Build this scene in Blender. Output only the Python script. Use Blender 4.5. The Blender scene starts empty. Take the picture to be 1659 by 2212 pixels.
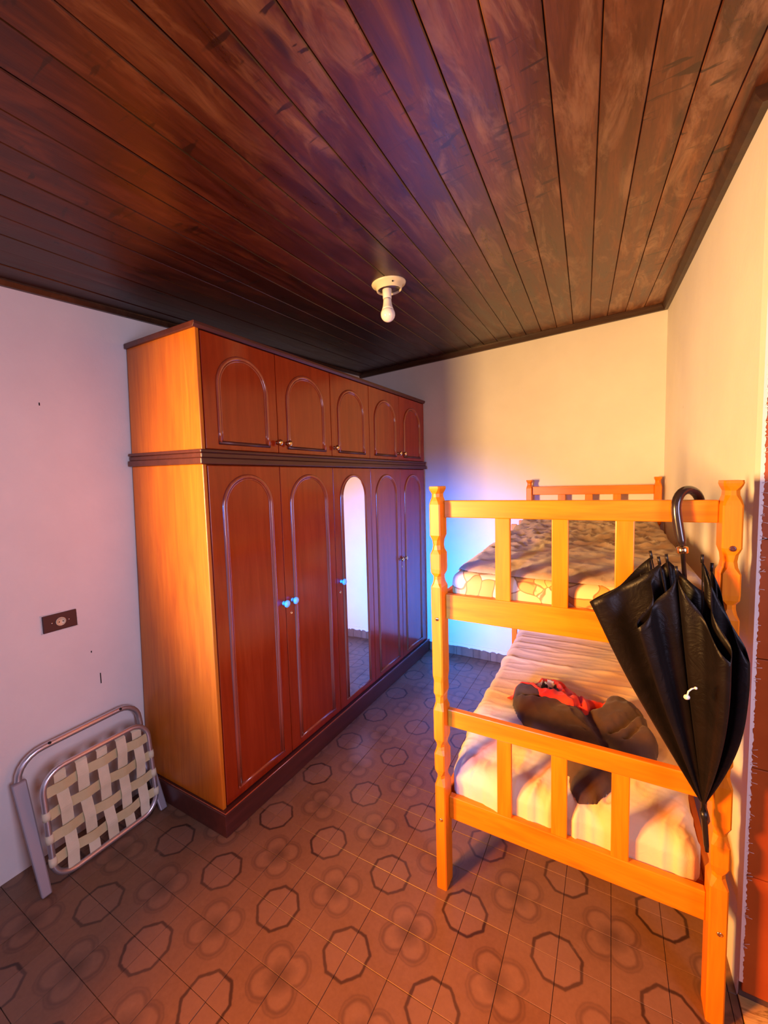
import bpy, bmesh, math, random
from mathutils import Vector, Matrix, noise
random.seed(7)
SC = bpy.context.scene
COL = SC.collection
V = Vector

# ------------------------------------------------------------------ camera
IMG_W, IMG_H = 1659, 2212
CAM_H, YAW, PITCH, ROLL, FPX = 1.55, 0.514258, 0.076445, 0.029533, 870.34
cy, sy, cp, sp, cr, sr = (math.cos(YAW), math.sin(YAW), math.cos(PITCH), math.sin(PITCH), math.cos(ROLL), math.sin(ROLL))
FWD = V((-sy*cp, cy*cp, -sp)); RT = V((cy, sy, 0)); DN = FWD.cross(RT)
CR = RT*cr + DN*sr; CD = DN*cr - RT*sr
cam_data = bpy.data.cameras.new('camera'); cam = bpy.data.objects.new('camera', cam_data); COL.objects.link(cam)
M = Matrix.Identity(4)
for i in range(3):
    M[i][0] = CR[i]; M[i][1] = -CD[i]; M[i][2] = -FWD[i]
M[0][3], M[1][3], M[2][3] = 0, 0, CAM_H
cam.matrix_world = M
cam_data.sensor_fit = 'HORIZONTAL'; cam_data.sensor_width = 36; cam_data.lens = FPX/IMG_W*36
cam_data.clip_start = 0.02
SC.camera = cam

# ------------------------------------------------------------------ world, lights, exposure
SC.view_settings.view_transform = 'Standard'; SC.view_settings.look = 'None'
SC.view_settings.gamma = 1; SC.view_settings.use_curve_mapping = False
SC.view_settings.exposure = 0.25
w = bpy.data.worlds.new('world'); SC.world = w; w.use_nodes = True
w.node_tree.nodes['Background'].inputs[0].default_value = (0.35, 0.5, 1.0, 1)
w.node_tree.nodes['Background'].inputs[1].default_value = 0.3

def area_light(name, loc, target, sx, sz, power, color, spread=180):
    d = bpy.data.lights.new(name, 'AREA'); d.shape = 'RECTANGLE'; d.size = sx; d.size_y = sz
    d.energy = power; d.color = color; d.spread = math.radians(spread)
    o = bpy.data.objects.new(name, d); COL.objects.link(o); o.location = loc
    o.rotation_euler = (V(target)-V(loc)).to_track_quat('-Z', 'Y').to_euler()
    return o
# warm light coming through the doorway at the left of the front wall
area_light('warm_doorway_light', (-1.84, -0.56, 1.45), (0.40, 2.9, 1.65), 0.30, 0.7, 46, (1.0, 0.56, 0.19), 82)
# deep orange light added to redden the floor and the near bed posts
area_light('orange_fill_light', (-1.35, -0.45, 1.45), (0.10, 1.25, 0.0), 0.2, 0.2, 22, (1.0, 0.26, 0.0), 78)
# added narrow blue beam, set by the front wall window, tinting the far corner
area_light('blue_corner_beam', (-0.75, -1.7, 1.55), (-1.15, 3.32, 0.55), 0.5, 0.5, 23, (0.0, 0.20, 1.0), 25)
# soft daylight of the same window over the whole room
area_light('soft_daylight', (0.1, -1.9, 1.9), (-0.9, 2.2, 0.7), 1.0, 0.8, 4, (0.84, 0.62, 0.92), 150)
# fill added in the hall doorway, brightening the left wall and wardrobe front
area_light('hall_fill_light', (1.35, 0.10, 1.55), (-2.0, 0.9, 1.15), 0.7, 1.0, 18, (0.72, 0.65, 0.97), 120)

# ------------------------------------------------------------------ dimensions of the room
XL, YB, YF = -2.085, 3.32, -2.2
XR_B, XR_F, YJ = 0.311, 0.343, 1.44       # right wall, its end at the doorway
XH = 1.8
LX, LY, LS = -1.048, 1.2809, 0.3045        # floor pattern lattice
def ceil_z(x, y): return 2.5685 + 0.03845*(x+2.0755) + 0.07395*(y-3.3223)

# ------------------------------------------------------------------ helpers
def empty(name, loc=(0, 0, 0)):
    o = bpy.data.objects.new(name, None); COL.objects.link(o); o.location = loc
    o.empty_display_size = 0.05
    return o
def tag(o, label=None, cat=None, group=None, kind=None):
    if label: o['label'] = label
    if cat: o['category'] = cat
    if group: o['group'] = group
    if kind: o['kind'] = kind
    return o
def origin_of(p):
    v = V((0, 0, 0))
    while p is not None:
        v += p.location; p = p.parent
    return v
class MB:
    """collects shapes in world coordinates and links them as one mesh object"""
    def __init__(s): s.v = []; s.f = []; s.mi = []; s.cur = 0; s.smooth = []; s.sm = False
    def add(s, vs, fs):
        n = len(s.v); s.v += [tuple(a) for a in vs]
        for f in fs:
            s.f.append([n+i for i in f]); s.mi.append(s.cur); s.smooth.append(s.sm)
    def hexa(s, p):  # 8 points: bottom 4 ccw, top 4 ccw
        s.add(p, [(3, 2, 1, 0), (4, 5, 6, 7), (0, 1, 5, 4), (1, 2, 6, 5), (2, 3, 7, 6), (3, 0, 4, 7)])
    def box(s, x0, x1, y0, y1, z0, z1):
        s.hexa([(x0, y0, z0), (x1, y0, z0), (x1, y1, z0), (x0, y1, z0), (x0, y0, z1), (x1, y0, z1), (x1, y1, z1), (x0, y1, z1)])
    def loft(s, rings, cap=True, closed=False):
        n = len(rings[0]); base = len(s.v); vs = [tuple(p) for r in rings for p in r]; fs = []
        m = len(rings)
        for i in range(m if closed else m-1):
            for j in range(n):
                a = i*n+j; b = i*n+(j+1) % n; c = ((i+1) % m)*n+(j+1) % n; d = ((i+1) % m)*n+j
                fs.append((a, b, c, d))
        if cap and not closed:
            fs.append(tuple(range(n-1, -1, -1))); fs.append(tuple((m-1)*n+j for j in range(n)))
        s.add(vs, fs)
    def tube(s, pts, r, seg=10, closed=False, flat=None):
        pts = [V(p) for p in pts]; n = len(pts); rings = []; up = None
        for i, p in enumerate(pts):
            a = pts[(i-1) % n] if (closed or i > 0) else p
            b = pts[(i+1) % n] if (closed or i < n-1) else p
            t = (b-a).normalized()
            if up is None:
                up = V((0, 0, 1)) if abs(t.z) < .9 else V((1, 0, 0))
            x = t.cross(up).normalized(); up = x.cross(t).normalized()
            rr = r[i] if isinstance(r, (list, tuple)) else r
            rings.append([p + (x*math.cos(2*math.pi*k/seg) + up*math.sin(2*math.pi*k/seg))*rr for k in range(seg)])
        s.sm = True; s.loft(rings, cap=not closed, closed=closed); s.sm = False
    def lathe(s, prof, base, axis=(0, 0, 1), seg=24):
        ax = V(axis).normalized(); x = ax.orthogonal().normalized(); y = ax.cross(x)
        rings = [[V(base)+ax*h+(x*math.cos(2*math.pi*k/seg)+y*math.sin(2*math.pi*k/seg))*max(r, 1e-4) for k in range(seg)] for r, h in prof]
        s.sm = True; s.loft(rings); s.sm = False
    def build(s, name, mats, parent=None, bevel=0, subsurf=0, smooth=None, warp=None, solid=0, recalc=True):
        if warp: s.v = [tuple(warp(*p)) for p in s.v]
        me = bpy.data.meshes.new(name)
        off = origin_of(parent) if parent is not None else V((0, 0, 0))
        me.from_pydata([tuple(V(p)-off) for p in s.v], [], s.f); me.update()
        if not isinstance(mats, (list, tuple)): mats = [mats]
        for m in mats: me.materials.append(m)
        for i, p in enumerate(me.polygons):
            p.material_index = s.mi[i]; p.use_smooth = s.smooth[i] if smooth is None else smooth
        if recalc:
            bm = bmesh.new(); bm.from_mesh(me); bmesh.ops.remove_doubles(bm, verts=bm.verts, dist=1e-6)
            bmesh.ops.recalc_face_normals(bm, faces=bm.faces); bm.to_mesh(me); bm.free()
        o = bpy.data.objects.new(name, me); COL.objects.link(o)
        if parent is not None: o.parent = parent
        if solid:
            md = o.modifiers.new('solid', 'SOLIDIFY'); md.thickness = solid; md.offset = -1
        if bevel:
            md = o.modifiers.new('bevel', 'BEVEL'); md.width = bevel; md.segments = 2; md.limit_method = 'ANGLE'; md.angle_limit = math.radians(40)
        if subsurf:
            md = o.modifiers.new('sub', 'SUBSURF'); md.levels = subsurf; md.render_levels = subsurf
        return o

# ------------------------------------------------------------------ material helpers
class NT:
    def __init__(s, name, rough=.5, spec=.5):
        s.m = bpy.data.materials.new(name); s.m.use_nodes = True; s.t = s.m.node_tree; s.n = s.t.nodes
        s.b = s.n['Principled BSDF']; s.b.inputs['Roughness'].default_value = rough
        s.b.inputs['Specular IOR Level'].default_value = spec
    def node(s, typ, **k):
        n = s.n.new(typ)
        for a, b in k.items(): setattr(n, a, b)
        return n
    def link(s, a, b): s.t.links.new(a, b)
    def val(s, x):
        n = s.node('ShaderNodeValue'); n.outputs[0].default_value = x; return n.outputs[0]
    def math(s, op, a, b=None, c=None, clamp=False):
        n = s.node('ShaderNodeMath', operation=op); n.use_clamp = clamp
        for i, q in enumerate((a, b, c)):
            if q is None: continue
            if isinstance(q, (int, float)): n.inputs[i].default_value = q
            else: s.link(q, n.inputs[i])
        return n.outputs[0]
    def coords(s, kind='Object', scale=(1, 1, 1), rnd=False, loc=(0, 0, 0)):
        if kind == 'World': src = s.node('ShaderNodeNewGeometry').outputs['Position']
        else: src = s.node('ShaderNodeTexCoord').outputs[kind]
        if rnd:
            oi = s.node('ShaderNodeObjectInfo'); a = s.node('ShaderNodeVectorMath', operation='MULTIPLY_ADD')
            s.link(oi.outputs['Random'], a.inputs[0]); a.inputs[1].default_value = (17.3, 31.7, 11.1); s.link(src, a.inputs[2]); src = a.outputs[0]
        mp = s.node('ShaderNodeMapping'); mp.inputs['Scale'].default_value = scale; mp.inputs['Location'].default_value = loc
        s.link(src, mp.inputs[0]); return mp.outputs[0]
    def noise(s, vec, scale=5, detail=4, rough=.55, dist=0):
        n = s.node('ShaderNodeTexNoise'); s.link(vec, n.inputs['Vector'])
        n.inputs['Scale'].default_value = scale; n.inputs['Detail'].default_value = detail
        n.inputs['Roughness'].default_value = rough; n.inputs['Distortion'].default_value = dist
        return n.outputs['Fac']
    def ramp(s, fac, stops):
        n = s.node('ShaderNodeValToRGB'); s.link(fac, n.inputs[0]); e = n.color_ramp.elements
        while len(e) < len(stops): e.new(.5)
        for q, (p, c) in zip(e, stops):
            q.position = p; q.color = (c[0], c[1], c[2], 1) if isinstance(c, tuple) else (c, c, c, 1)
        return n.outputs[0]
    def mix(s, fac, a, b, mode='MIX'):
        n = s.node('ShaderNodeMix', data_type='RGBA', blend_type=mode)
        for i, q in ((0, fac), (6, a), (7, b)):
            if isinstance(q, (int, float)): n.inputs[i].default_value = q
            elif isinstance(q, tuple): n.inputs[i].default_value = (*q, 1)
            else: s.link(q, n.inputs[i])
        return n.outputs[2]
    def bump(s, h, strength=.3, dist=.002):
        n = s.node('ShaderNodeBump'); n.inputs['Strength'].default_value = strength; n.inputs['Distance'].default_value = dist
        s.link(h, n.inputs['Height']); s.link(n.outputs[0], s.b.inputs['Normal'])
    def base(s, c):
        if isinstance(c, tuple): s.b.inputs['Base Color'].default_value = (*c, 1)
        else: s.link(c, s.b.inputs['Base Color'])
        return s
    def rough(s, r): s.link(r, s.b.inputs['Roughness']); return s

def plain(name, c, rough=.5, metal=0, spec=.5, coat=0):
    t = NT(name, rough, spec); t.base(c); t.b.inputs['Metallic'].default_value = metal
    t.b.inputs['Coat Weight'].default_value = coat
    return t.m

def wood(name, dark, mid, light, axis=2, rough=.3, coat=0, knots=.5, kscale=3.0, kcol=None, bump=.15, spec=.5):
    t = NT(name, rough, spec); sc = [9, 9, 9]; sc[axis] = .8
    v = t.coords('Object', tuple(sc), True)
    g = t.noise(v, 3.0, 6, .6, .6)
    c = t.ramp(g, [(.28, dark), (.5, mid), (.72, light)])
    sc2 = [60, 60, 60]; sc2[axis] = 2.5
    f = t.noise(t.coords('Object', tuple(sc2), True), 3, 3, .6)
    c = t.mix(t.math('MULTIPLY', t.math('SUBTRACT', f, .45, clamp=True), 1.2, clamp=True), c, dark)
    # knots
    ks = [kscale*1.6]*3; ks[axis] = kscale*.55
    vo = t.node('ShaderNodeTexVoronoi', feature='F1'); t.link(t.coords('Object', tuple(ks), True), vo.inputs['Vector']); vo.inputs['Scale'].default_value = 1.0
    k = t.ramp(vo.outputs['Distance'], [(.03, knots), (.09, 0.0)])
    c = t.mix(k, c, kcol or tuple(x*.35 for x in dark))
    t.base(c); t.b.inputs['Coat Weight'].default_value = coat; t.b.inputs['Coat Roughness'].default_value = .15
    t.bump(f, bump, .0008)
    return t.m

# plaster walls
def mk_plaster():
    t = NT('painted_plaster', .75, .3); v = t.coords('World')
    n1 = t.noise(v, 2.2, 5, .6); c = t.ramp(n1, [(.3, (.70, .66, .63)), (.7, (.78, .74, .70))])
    sp_ = t.noise(v, 14, 2, .5); c = t.mix(t.ramp(sp_, [(.80, 0.0), (.83, .6)]), c, (.35, .3, .27))
    t.base(c); n2 = t.noise(v, 55, 4, .6); n3 = t.noise(v, 7, 3, .5)
    t.bump(t.math('ADD', t.math('MULTIPLY', n2, .35), n3), .35, .006)
    return t.m
M_WALL = mk_plaster()

# ceramic floor tiles with octagon and quatrefoil pattern
def mk_tile():
    t = NT('patterned_tile', .32, .5); pos = t.node('ShaderNodeNewGeometry').outputs['Position']
    sep = t.node('ShaderNodeSeparateXYZ'); t.link(pos, sep.inputs[0])
    # slight distortion of the printed outlines
    wn = t.math('MULTIPLY', t.math('SUBTRACT', t.noise(t.coords('World'), 40, 2, .5), .5), .05)
    def cell(comp, off, shift):
        a = t.math('DIVIDE', t.math('SUBTRACT', comp, off), LS)
        a = t.math('ADD', a, shift+.5); a = t.math('SUBTRACT', t.math('FRACT', t.math('ADD', a, 100)), .5)
        return t.math('ABSOLUTE', a)
    ax, ay = cell(sep.outputs[0], LX, 0), cell(sep.outputs[1], LY, 0)
    oct_ = t.math('MAXIMUM', t.math('MAXIMUM', ax, ay), t.math('MULTIPLY', t.math('ADD', ax, ay), .7071))
    oct_ = t.math('ADD', oct_, t.math('MULTIPLY', wn, .5))
    qx, qy = cell(sep.outputs[0], LX, .5), cell(sep.outputs[1], LY, .5)
    dx, dy = t.math('SUBTRACT', qx, .112), t.math('SUBTRACT', qy, .112)
    lobe = t.math('SQRT', t.math('ADD', t.math('MULTIPLY', dx, dx), t.math('MULTIPLY', dy, dy)))
    lobe = t.math('ADD', lobe, t.math('MULTIPLY', wn, .6))
    def line(d, r, wd, soft):
        a = t.math('ABSOLUTE', t.math('SUBTRACT', d, r))
        return t.math('SUBTRACT', 1, t.math('DIVIDE', t.math('SUBTRACT', a, wd, clamp=True), soft, clamp=True), clamp=True)
    big = t.noise(t.coords('World'), 3, 3, .6); mot = t.noise(t.coords('World'), 60, 3, .7)
    c = t.ramp(t.math('ADD', t.math('MULTIPLY', big, .5), t.math('MULTIPLY', mot, .5)), [(.3, (.140, .070, .036)), (.7, (.205, .110, .062))])
    c = t.mix(t.math('MULTIPLY', t.math('LESS_THAN', oct_, .235), .28), c, (.23, .14, .11))
    inl = t.math('SUBTRACT', 1, t.math('DIVIDE', lobe, .15, clamp=True), clamp=True)
    c = t.mix(t.math('MULTIPLY', t.math('POWER', inl, .5), .20), c, (.33, .205, .14))
    qc = t.math('SQRT', t.math('ADD', t.math('MULTIPLY', qx, qx), t.math('MULTIPLY', qy, qy)))
    qc = t.math('ADD', qc, t.math('MULTIPLY', t.math('SUBTRACT', t.noise(t.coords('World'), 26, 3, .7), .5), .12))
    cen = t.math('SUBTRACT', 1, t.math('DIVIDE', t.math('SUBTRACT', qc, .06, clamp=True), .13, clamp=True), clamp=True)
    c = t.mix(t.math('MULTIPLY', cen, .78), c, (.085, .045, .027))
    # outline only where the lobes meet the ground, not between them
    far = t.math('GREATER_THAN', qc, .13)
    c = t.mix(t.math('MULTIPLY', t.math('MULTIPLY', line(lobe, .135, .005, .024), .72), far), c, (.085, .042, .026))
    c = t.mix(t.math('MULTIPLY', t.math('MULTIPLY', line(lobe, .170, .003, .013), .5), far), c, (.085, .042, .026))
    c = t.mix(t.math('MULTIPLY', line(oct_, .237, .009, .014), .92), c, (.028, .012, .008))
    oi = t.node('ShaderNodeObjectInfo')
    c = t.mix(t.math('MULTIPLY', oi.outputs['Random'], .16), c, (.33, .21, .15))
    # worn-through patches
    c = t.mix(t.ramp(t.noise(t.coords('World'), 5, 5, .7), [(.62, 0.0), (.78, .35)]), c, (.30, .20, .145))
    t.base(c); t.rough(t.ramp(big, [(.3, .28), (.7, .5)]))
    t.bump(mot, .12, .001)
    return t.m
M_TILE = mk_tile()
M_GROUT = plain('grout', (.10, .06, .045), .9)
M_CEIL = None
def mk_plank():
    t = NT('stained_ceiling_wood', .34, .5)
    v = t.coords('Object', (7, .7, 7), True)
    g = t.noise(v, 2.0, 6, .65, 1.2)
    c = t.ramp(g, [(.25, (.022, .007, .003)), (.48, (.085, .028, .010)), (.62, (.14, .052, .020)), (.8, (.23, .115, .055))])
    f = t.noise(t.coords('Object', (90, 2.5, 90), True), 2, 4, .65)
    c = t.mix(t.ramp(f, [(.5, 0.0), (.75, .7)]), c, (.035, .014, .007))
    # pale patches where the varnish has bloomed towards the far right end
    pv = t.noise(t.coords('Object', (9, 2.2, 9), True), 1.4, 5, .7, .8)
    c = t.mix(t.ramp(pv, [(.50, 0.0), (.68, .62)]), c, (.30, .19, .125))
    vo = t.node('ShaderNodeTexVoronoi', feature='F1'); t.link(t.coords('Object', (7.0, 1.7, 7.0), True), vo.inputs['Vector']); vo.inputs['Scale'].default_value = 1.0
    c = t.mix(t.ramp(vo.outputs['Distance'], [(.05, .85), (.11, 0.0)]), c, (.018, .008, .005))
    # short cross-wise dents
    cv = t.noise(t.coords('Object', (10, 42, 10), True), 1.0, 2, .5, .5)
    cm = t.math('MULTIPLY', t.ramp(cv, [(.62, 0.0), (.67, .9)]), t.ramp(t.noise(t.coords('Object', (3, 1.5, 3), True), 1.3, 1, .5), [(.5, 0.0), (.6, 1.0)]))
    c = t.mix(cm, c, (.015, .008, .005))
    oi = t.node('ShaderNodeObjectInfo')
    c = t.mix(t.math('MULTIPLY', oi.outputs['Random'], .35), c, (.055, .022, .011))
    # light falloff put into the varnish colour: dark red at left, paler brown right
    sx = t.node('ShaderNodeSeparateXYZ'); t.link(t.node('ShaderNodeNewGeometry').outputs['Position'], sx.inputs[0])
    right_lit = t.math('ADD', t.math('DIVIDE', t.math('ADD', sx.outputs[0], 1.0), 1.2), t.math('MULTIPLY', t.math('SUBTRACT', t.noise(t.coords('World', (3, 1, 1)), 1.5, 4, .6), .5), .5), clamp=True)
    c = t.mix(right_lit, t.mix(1.0, c, (.26, .078, .035), 'MULTIPLY'), t.mix(1.0, c, (1.95, 1.65, 1.25), 'MULTIPLY'))
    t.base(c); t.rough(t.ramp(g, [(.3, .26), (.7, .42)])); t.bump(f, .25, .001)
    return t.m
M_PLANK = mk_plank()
M_TRIM = wood('dark_trim_wood', (.022, .008, .004), (.045, .018, .009), (.08, .034, .016), 0, .4, 0, .2)
M_BED = wood('orange_pine', (.58, .13, .002), (.76, .195, .003), (.82, .25, .006), 2, .38, .08, .9, 3.0, (.10, .02, .006), .08, .35)
M_BEDX = wood('orange_pine_rail', (.58, .13, .002), (.76, .195, .003), (.82, .25, .006), 0, .38, .08, .5, 3.0, (.10, .02, .006), .08, .35)
M_BEDY = wood('orange_pine_side', (.58, .13, .002), (.76, .195, .003), (.82, .25, .006), 1, .38, .08, .5, 3.0, (.10, .02, .006), .08, .35)
M_MAHOG = wood('mahogany_veneer', (.24, .018, .002), (.29, .024, .003), (.34, .033, .005), 2, .2, .3, 0, 2.0, None, .03)
M_MAHOG2 = wood('mahogany_moulding', (.26, .045, .016), (.33, .06, .022), (.38, .08, .03), 2, .16, .8, 0, 2.0, None, .03)
M_SIDE = wood('varnished_plywood', (.44, .10, .004), (.56, .145, .005), (.64, .19, .010), 2, .4, .1, .6, 1.3, (.20, .05, .01), .05)
M_DARK = wood('dark_wardrobe_trim', (.055, .013, .010), (.08, .018, .013), (.11, .025, .018), 1, .4, .1, 0)
M_MIRROR = plain('mirror_glass', (.92, .93, .94), .01, 1)
M_BRASS = plain('brass', (.78, .58, .30), .18, 1)
M_CERAM = plain('blue_reflection_knob', (.30, .66, .85), .08, 0, .8, .6)  # blue reflected light put into the knob colour
M_STEEL = plain('steel', (.62, .6, .58), .3, 1)
M_ALU = plain('aluminium_tube', (.62, .62, .66), .32, .85)
M_BLACKMETAL = plain('black_metal', (.015, .012, .012), .35, .3)
M_HANDLE = plain('umbrella_handle', (.022, .014, .013), .22, 0, .6, .4)
M_WHITEPL = plain('white_plastic', (.78, .74, .68), .3)
M_CREAMPL = plain('cream_plastic', (.70, .60, .40), .3)
M_SOCK = plain('socket_plate', (.055, .022, .025), .35)
M_BULB = plain('frosted_bulb', (.86, .80, .78), .22, 0, .6)
M_HOLE = plain('dark_hole', (.006, .005, .005), .8)

def fabric(name, c1, c2, scale=300, rough=.9, bump=.2, sheen=.2):
    t = NT(name, rough, .2); v = t.coords('Object')
    n = t.noise(v, 6, 4, .6); c = t.ramp(n, [(.3, c1), (.7, c2)]); t.base(c)
    t.b.inputs['Sheen Weight'].default_value = sheen
    f = t.noise(v, scale, 2, .5); cr_ = t.noise(v, 28, 4, .6, 1.0)
    t.bump(t.math('ADD', t.math('MULTIPLY', f, .25), cr_), bump, .004)
    return t.m
M_SHEET = fabric('cream_sheet', (.68, .50, .29), (.78, .60, .37), 220, .85, .3)
M_PILLOW = fabric('pillowcase', (.70, .62, .48), (.80, .74, .60), 220, .85, .3)
M_BLANKET = fabric('brown_blanket', (.33, .22, .14), (.46, .32, .21), 220, .9, .5)
M_SWEAT = fabric('dark_brown_fleece', (.060, .036, .027), (.09, .054, .040), 500, .95, .25, .15)
M_RED = fabric('red_jersey', (.66, .035, .015), (.78, .05, .02), 500, .8, .2)
M_PRINTW = fabric('white_print', (.75, .68, .58), (.82, .76, .66), 300, .7, .1)
M_PRINTK = fabric('black_print', (.03, .02, .02), (.05, .03, .03), 300, .8, .1)
M_WEB2 = fabric('yellowed_webbing', (.50, .44, .22), (.64, .57, .32), 350, .6, .3, 0)
M_LEG = plain('dull_grey_leg', (.30, .28, .31), .5, .4)
M_WEB = fabric('cream_webbing', (.60, .56, .36), (.76, .72, .52), 350, .6, .3, 0)
def mk_umb():
    t = NT('black_nylon', .42, .16); v = t.coords('Object')
    n = t.noise(v, 7, 4, .6, .8); t.base(t.ramp(n, [(.3, (.003, .002, .002)), (.7, (.008, .005, .005))]))
    t.b.inputs['Sheen Weight'].default_value = .03
    t.bump(t.noise(v, 16, 4, .6, 1.2), .4, .008); return t.m
M_UMB = mk_umb()
def mk_floral():
    t = NT('floral_ticking', .7, .3); v = t.coords('Object')
    d = t.node('ShaderNodeVectorMath', operation='MULTIPLY_ADD')
    nn = t.node('ShaderNodeTexNoise'); t.link(v, nn.inputs['Vector']); nn.inputs['Scale'].default_value = 7
    t.link(nn.outputs['Color'], d.inputs[0]); d.inputs[1].default_value = (.12, .12, .12); t.link(v, d.inputs[2])
    vo = t.node('ShaderNodeTexVoronoi', feature='DISTANCE_TO_EDGE'); t.link(d.outputs[0], vo.inputs['Vector']); vo.inputs['Scale'].default_value = 17
    vc = t.node('ShaderNodeTexVoronoi', feature='F1'); t.link(d.outputs[0], vc.inputs['Vector']); vc.inputs['Scale'].default_value = 17
    sepc = t.node('ShaderNodeSeparateColor'); t.link(vc.outputs['Color'], sepc.inputs[0])
    c = t.mix(t.ramp(sepc.outputs[0], [(.60, 0.0), (.66, .85)]), (.72, .52, .18), (.60, .28, .06))
    c = t.mix(t.ramp(sepc.outputs[1], [(.72, 0.0), (.78, .8)]), c, (.78, .66, .40))
    c = t.mix(t.ramp(vo.outputs[0], [(.018, .8), (.045, 0.0)]), c, (.28, .10, .03))
    t.base(c); return t.m
M_FLORAL = mk_floral()
def mk_terra():
    t = NT('terracotta_tile', .3, .5); v = t.coords('World')
    t.base(t.ramp(t.noise(v, 5, 4, .6), [(.3, (.32, .06, .010)), (.7, (.42, .09, .016))])); t.bump(t.noise(v, 30, 3, .6), .1, .002); return t.m
M_TERRA = mk_terra()
def mk_marble():
    t = NT('yellow_marble', .25, .5); v = t.coords('World'); n = t.noise(v, 4, 6, .7, 1.5)
    t.base(t.ramp(n, [(.3, (.38, .24, .08)), (.46, (.62, .42, .16)), (.5, (.30, .18, .06)), (.54, (.62, .42, .16)), (.8, (.70, .50, .22))])); return t.m
M_MARBLE = mk_marble()

# ------------------------------------------------------------------ setting: walls
def slab_wall(name, pts, n_out, thick, label=None):
    """wall following the xy polyline pts, top cut by the sloping ceiling"""
    m = MB(); nx, ny = n_out
    for (x0, y0), (x1, y1) in zip(pts[:-1], pts[1:]):
        steps = 6
        for i in range(steps):
            a, b = i/steps, (i+1)/steps
            ax, ay, bx, by = x0+(x1-x0)*a, y0+(y1-y0)*a, x0+(x1-x0)*b, y0+(y1-y0)*b
            q = [(ax, ay), (bx, by), (bx+nx*thick, by+ny*thick), (ax+nx*thick, ay+ny*thick)]
            m.hexa([(x, y, -.05) for x, y in q] + [(x, y, ceil_z(x, y)+.004) for x, y in q])
    o = m.build(name, M_WALL); tag(o, kind='structure'); return o
slab_wall('wall_left', [(XL, YF), (XL, YB)], (-1, 0), .15)
slab_wall('wall_back', [(XL, YB), (XH, YB)], (0, 1), .15)
slab_wall('wall_right', [(XR_F, YJ), (XR_B, YB)], (1, 0), .14)
slab_wall('wall_hall', [(XH, YF), (XH, YB)], (1, 0), .15)
# front wall behind the camera: doorway on the left, window in the middle
m = MB()
def fw(x0, x1, z0, z1=None):
    q = [(x0, YF-.15), (x1, YF-.15), (x1, YF), (x0, YF)]
    m.hexa([(x, y, z0) for x, y in q] + [(x, y, (z1 if z1 is not None else ceil_z(x, YF))) for x, y in q])
fw(XL, -2.0, -.05); fw(-2.0, -1.2, 2.02); fw(-1.2, -.5, -.05); fw(-.5, .9, -.05, .95); fw(-.5, .9, 2.0); fw(.9, XH, -.05)
tag(m.build('wall_front', M_WALL), kind='structure')
m = MB()
for x0, x1, z0, z1 in ((-.5, -.45, .95, 2.0), (.85, .9, .95, 2.0), (.18, .22, 1, 1.95), (-.45, .85, .95, 1.0), (-.45, .85, 1.95, 2.0)):
    m.box(x0, x1, YF-.1, YF-.05, z0, z1)
tag(m.build('window_1', M_BEDX, bevel=.003), kind='structure')
# paint marks on the left wall
m = MB()
for yy, zz, ln in ((.790, 1.907, .012), (.929, .64, .05), (.90, .80, .008)):
    m.box(XL-.001, XL+.0015, yy, yy+.004, zz, zz+ln)
tag(m.build('trim_7', M_HOLE), kind='structure', label='small dark scuffs on the left wall')

# ------------------------------------------------------------------ setting: floor
def project(p):
    d = V(p)-V((0, 0, CAM_H)); z = d.dot(FWD)
    if z < .05: return None
    return IMG_W/2+FPX*d.dot(CR)/z, IMG_H/2+FPX*d.dot(CD)/z, z
m = MB(); m.box(XL, XH, YF, YB, -.05, -.006)
FLOOR = m.build('floor', M_GROUT); tag(FLOOR, kind='structure')
T = LS/2; G = .0007
tile_mesh = {}
def tile_geo(w_, d_, h_=.006, c=.0008):
    x, y = w_/2, d_/2
    vs = [(-x, -y, -h_), (x, -y, -h_), (x, y, -h_), (-x, y, -h_), (-x, -y, -c), (x, -y, -c), (x, y, -c), (-x, y, -c),
          (-x+c, -y+c, 0), (x-c, -y+c, 0), (x-c, y-c, 0), (-x+c, y-c, 0)]
    fs = [(0, 1, 5, 4), (1, 2, 6, 5), (2, 3, 7, 6), (3, 0, 4, 7), (4, 5, 9, 8), (5, 6, 10, 9), (6, 7, 11, 10), (7, 4, 8, 11), (8, 9, 10, 11)]
    return vs, fs
def get_tile(w_, d_):
    k = (round(w_, 4), round(d_, 4))
    if k not in tile_mesh:
        me = bpy.data.meshes.new('tile'); vs, fs = tile_geo(w_, d_); me.from_pydata(vs, [], fs); me.update()
        me.materials.append(M_TILE); tile_mesh[k] = me
    return tile_mesh[k]
cand = []
i0 = math.floor((XL-LX)/T); i1 = math.ceil((XH-LX)/T); j0 = math.floor((YF-LY)/T); j1 = math.ceil((YB-LY)/T)
for i in range(i0, i1):
    for j in range(j0, j1):
        x0, x1 = max(LX+i*T, XL), min(LX+(i+1)*T, XH); y0, y1 = max(LY+j*T, YF), min(LY+(j+1)*T, YB)
        if x0 > XR_F-.01 and y0 < YJ: continue                # doorway has its own floor
        if y0 < YJ: x1 = min(x1, XR_F)
        if x1-x0 < .012 or y1-y0 < .012: continue
        if x0 > .33: continue
        if x1 < -1.5 and y0 > 1.15: vis = False               # under the wardrobe
        else:
            vis = False
            for qx, qy in ((x0, y0), (x1, y0), (x0, y1), (x1, y1)):
                pr = project((qx, qy, 0))
                if pr and -20 < pr[0] < IMG_W+20 and -20 < pr[1] < IMG_H+20: vis = True
        cand.append((not vis, math.hypot((x0+x1)/2, (y0+y1)/2), x0, x1, y0, y1))
cand.sort()
rest = MB(); cnt = 0
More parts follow.
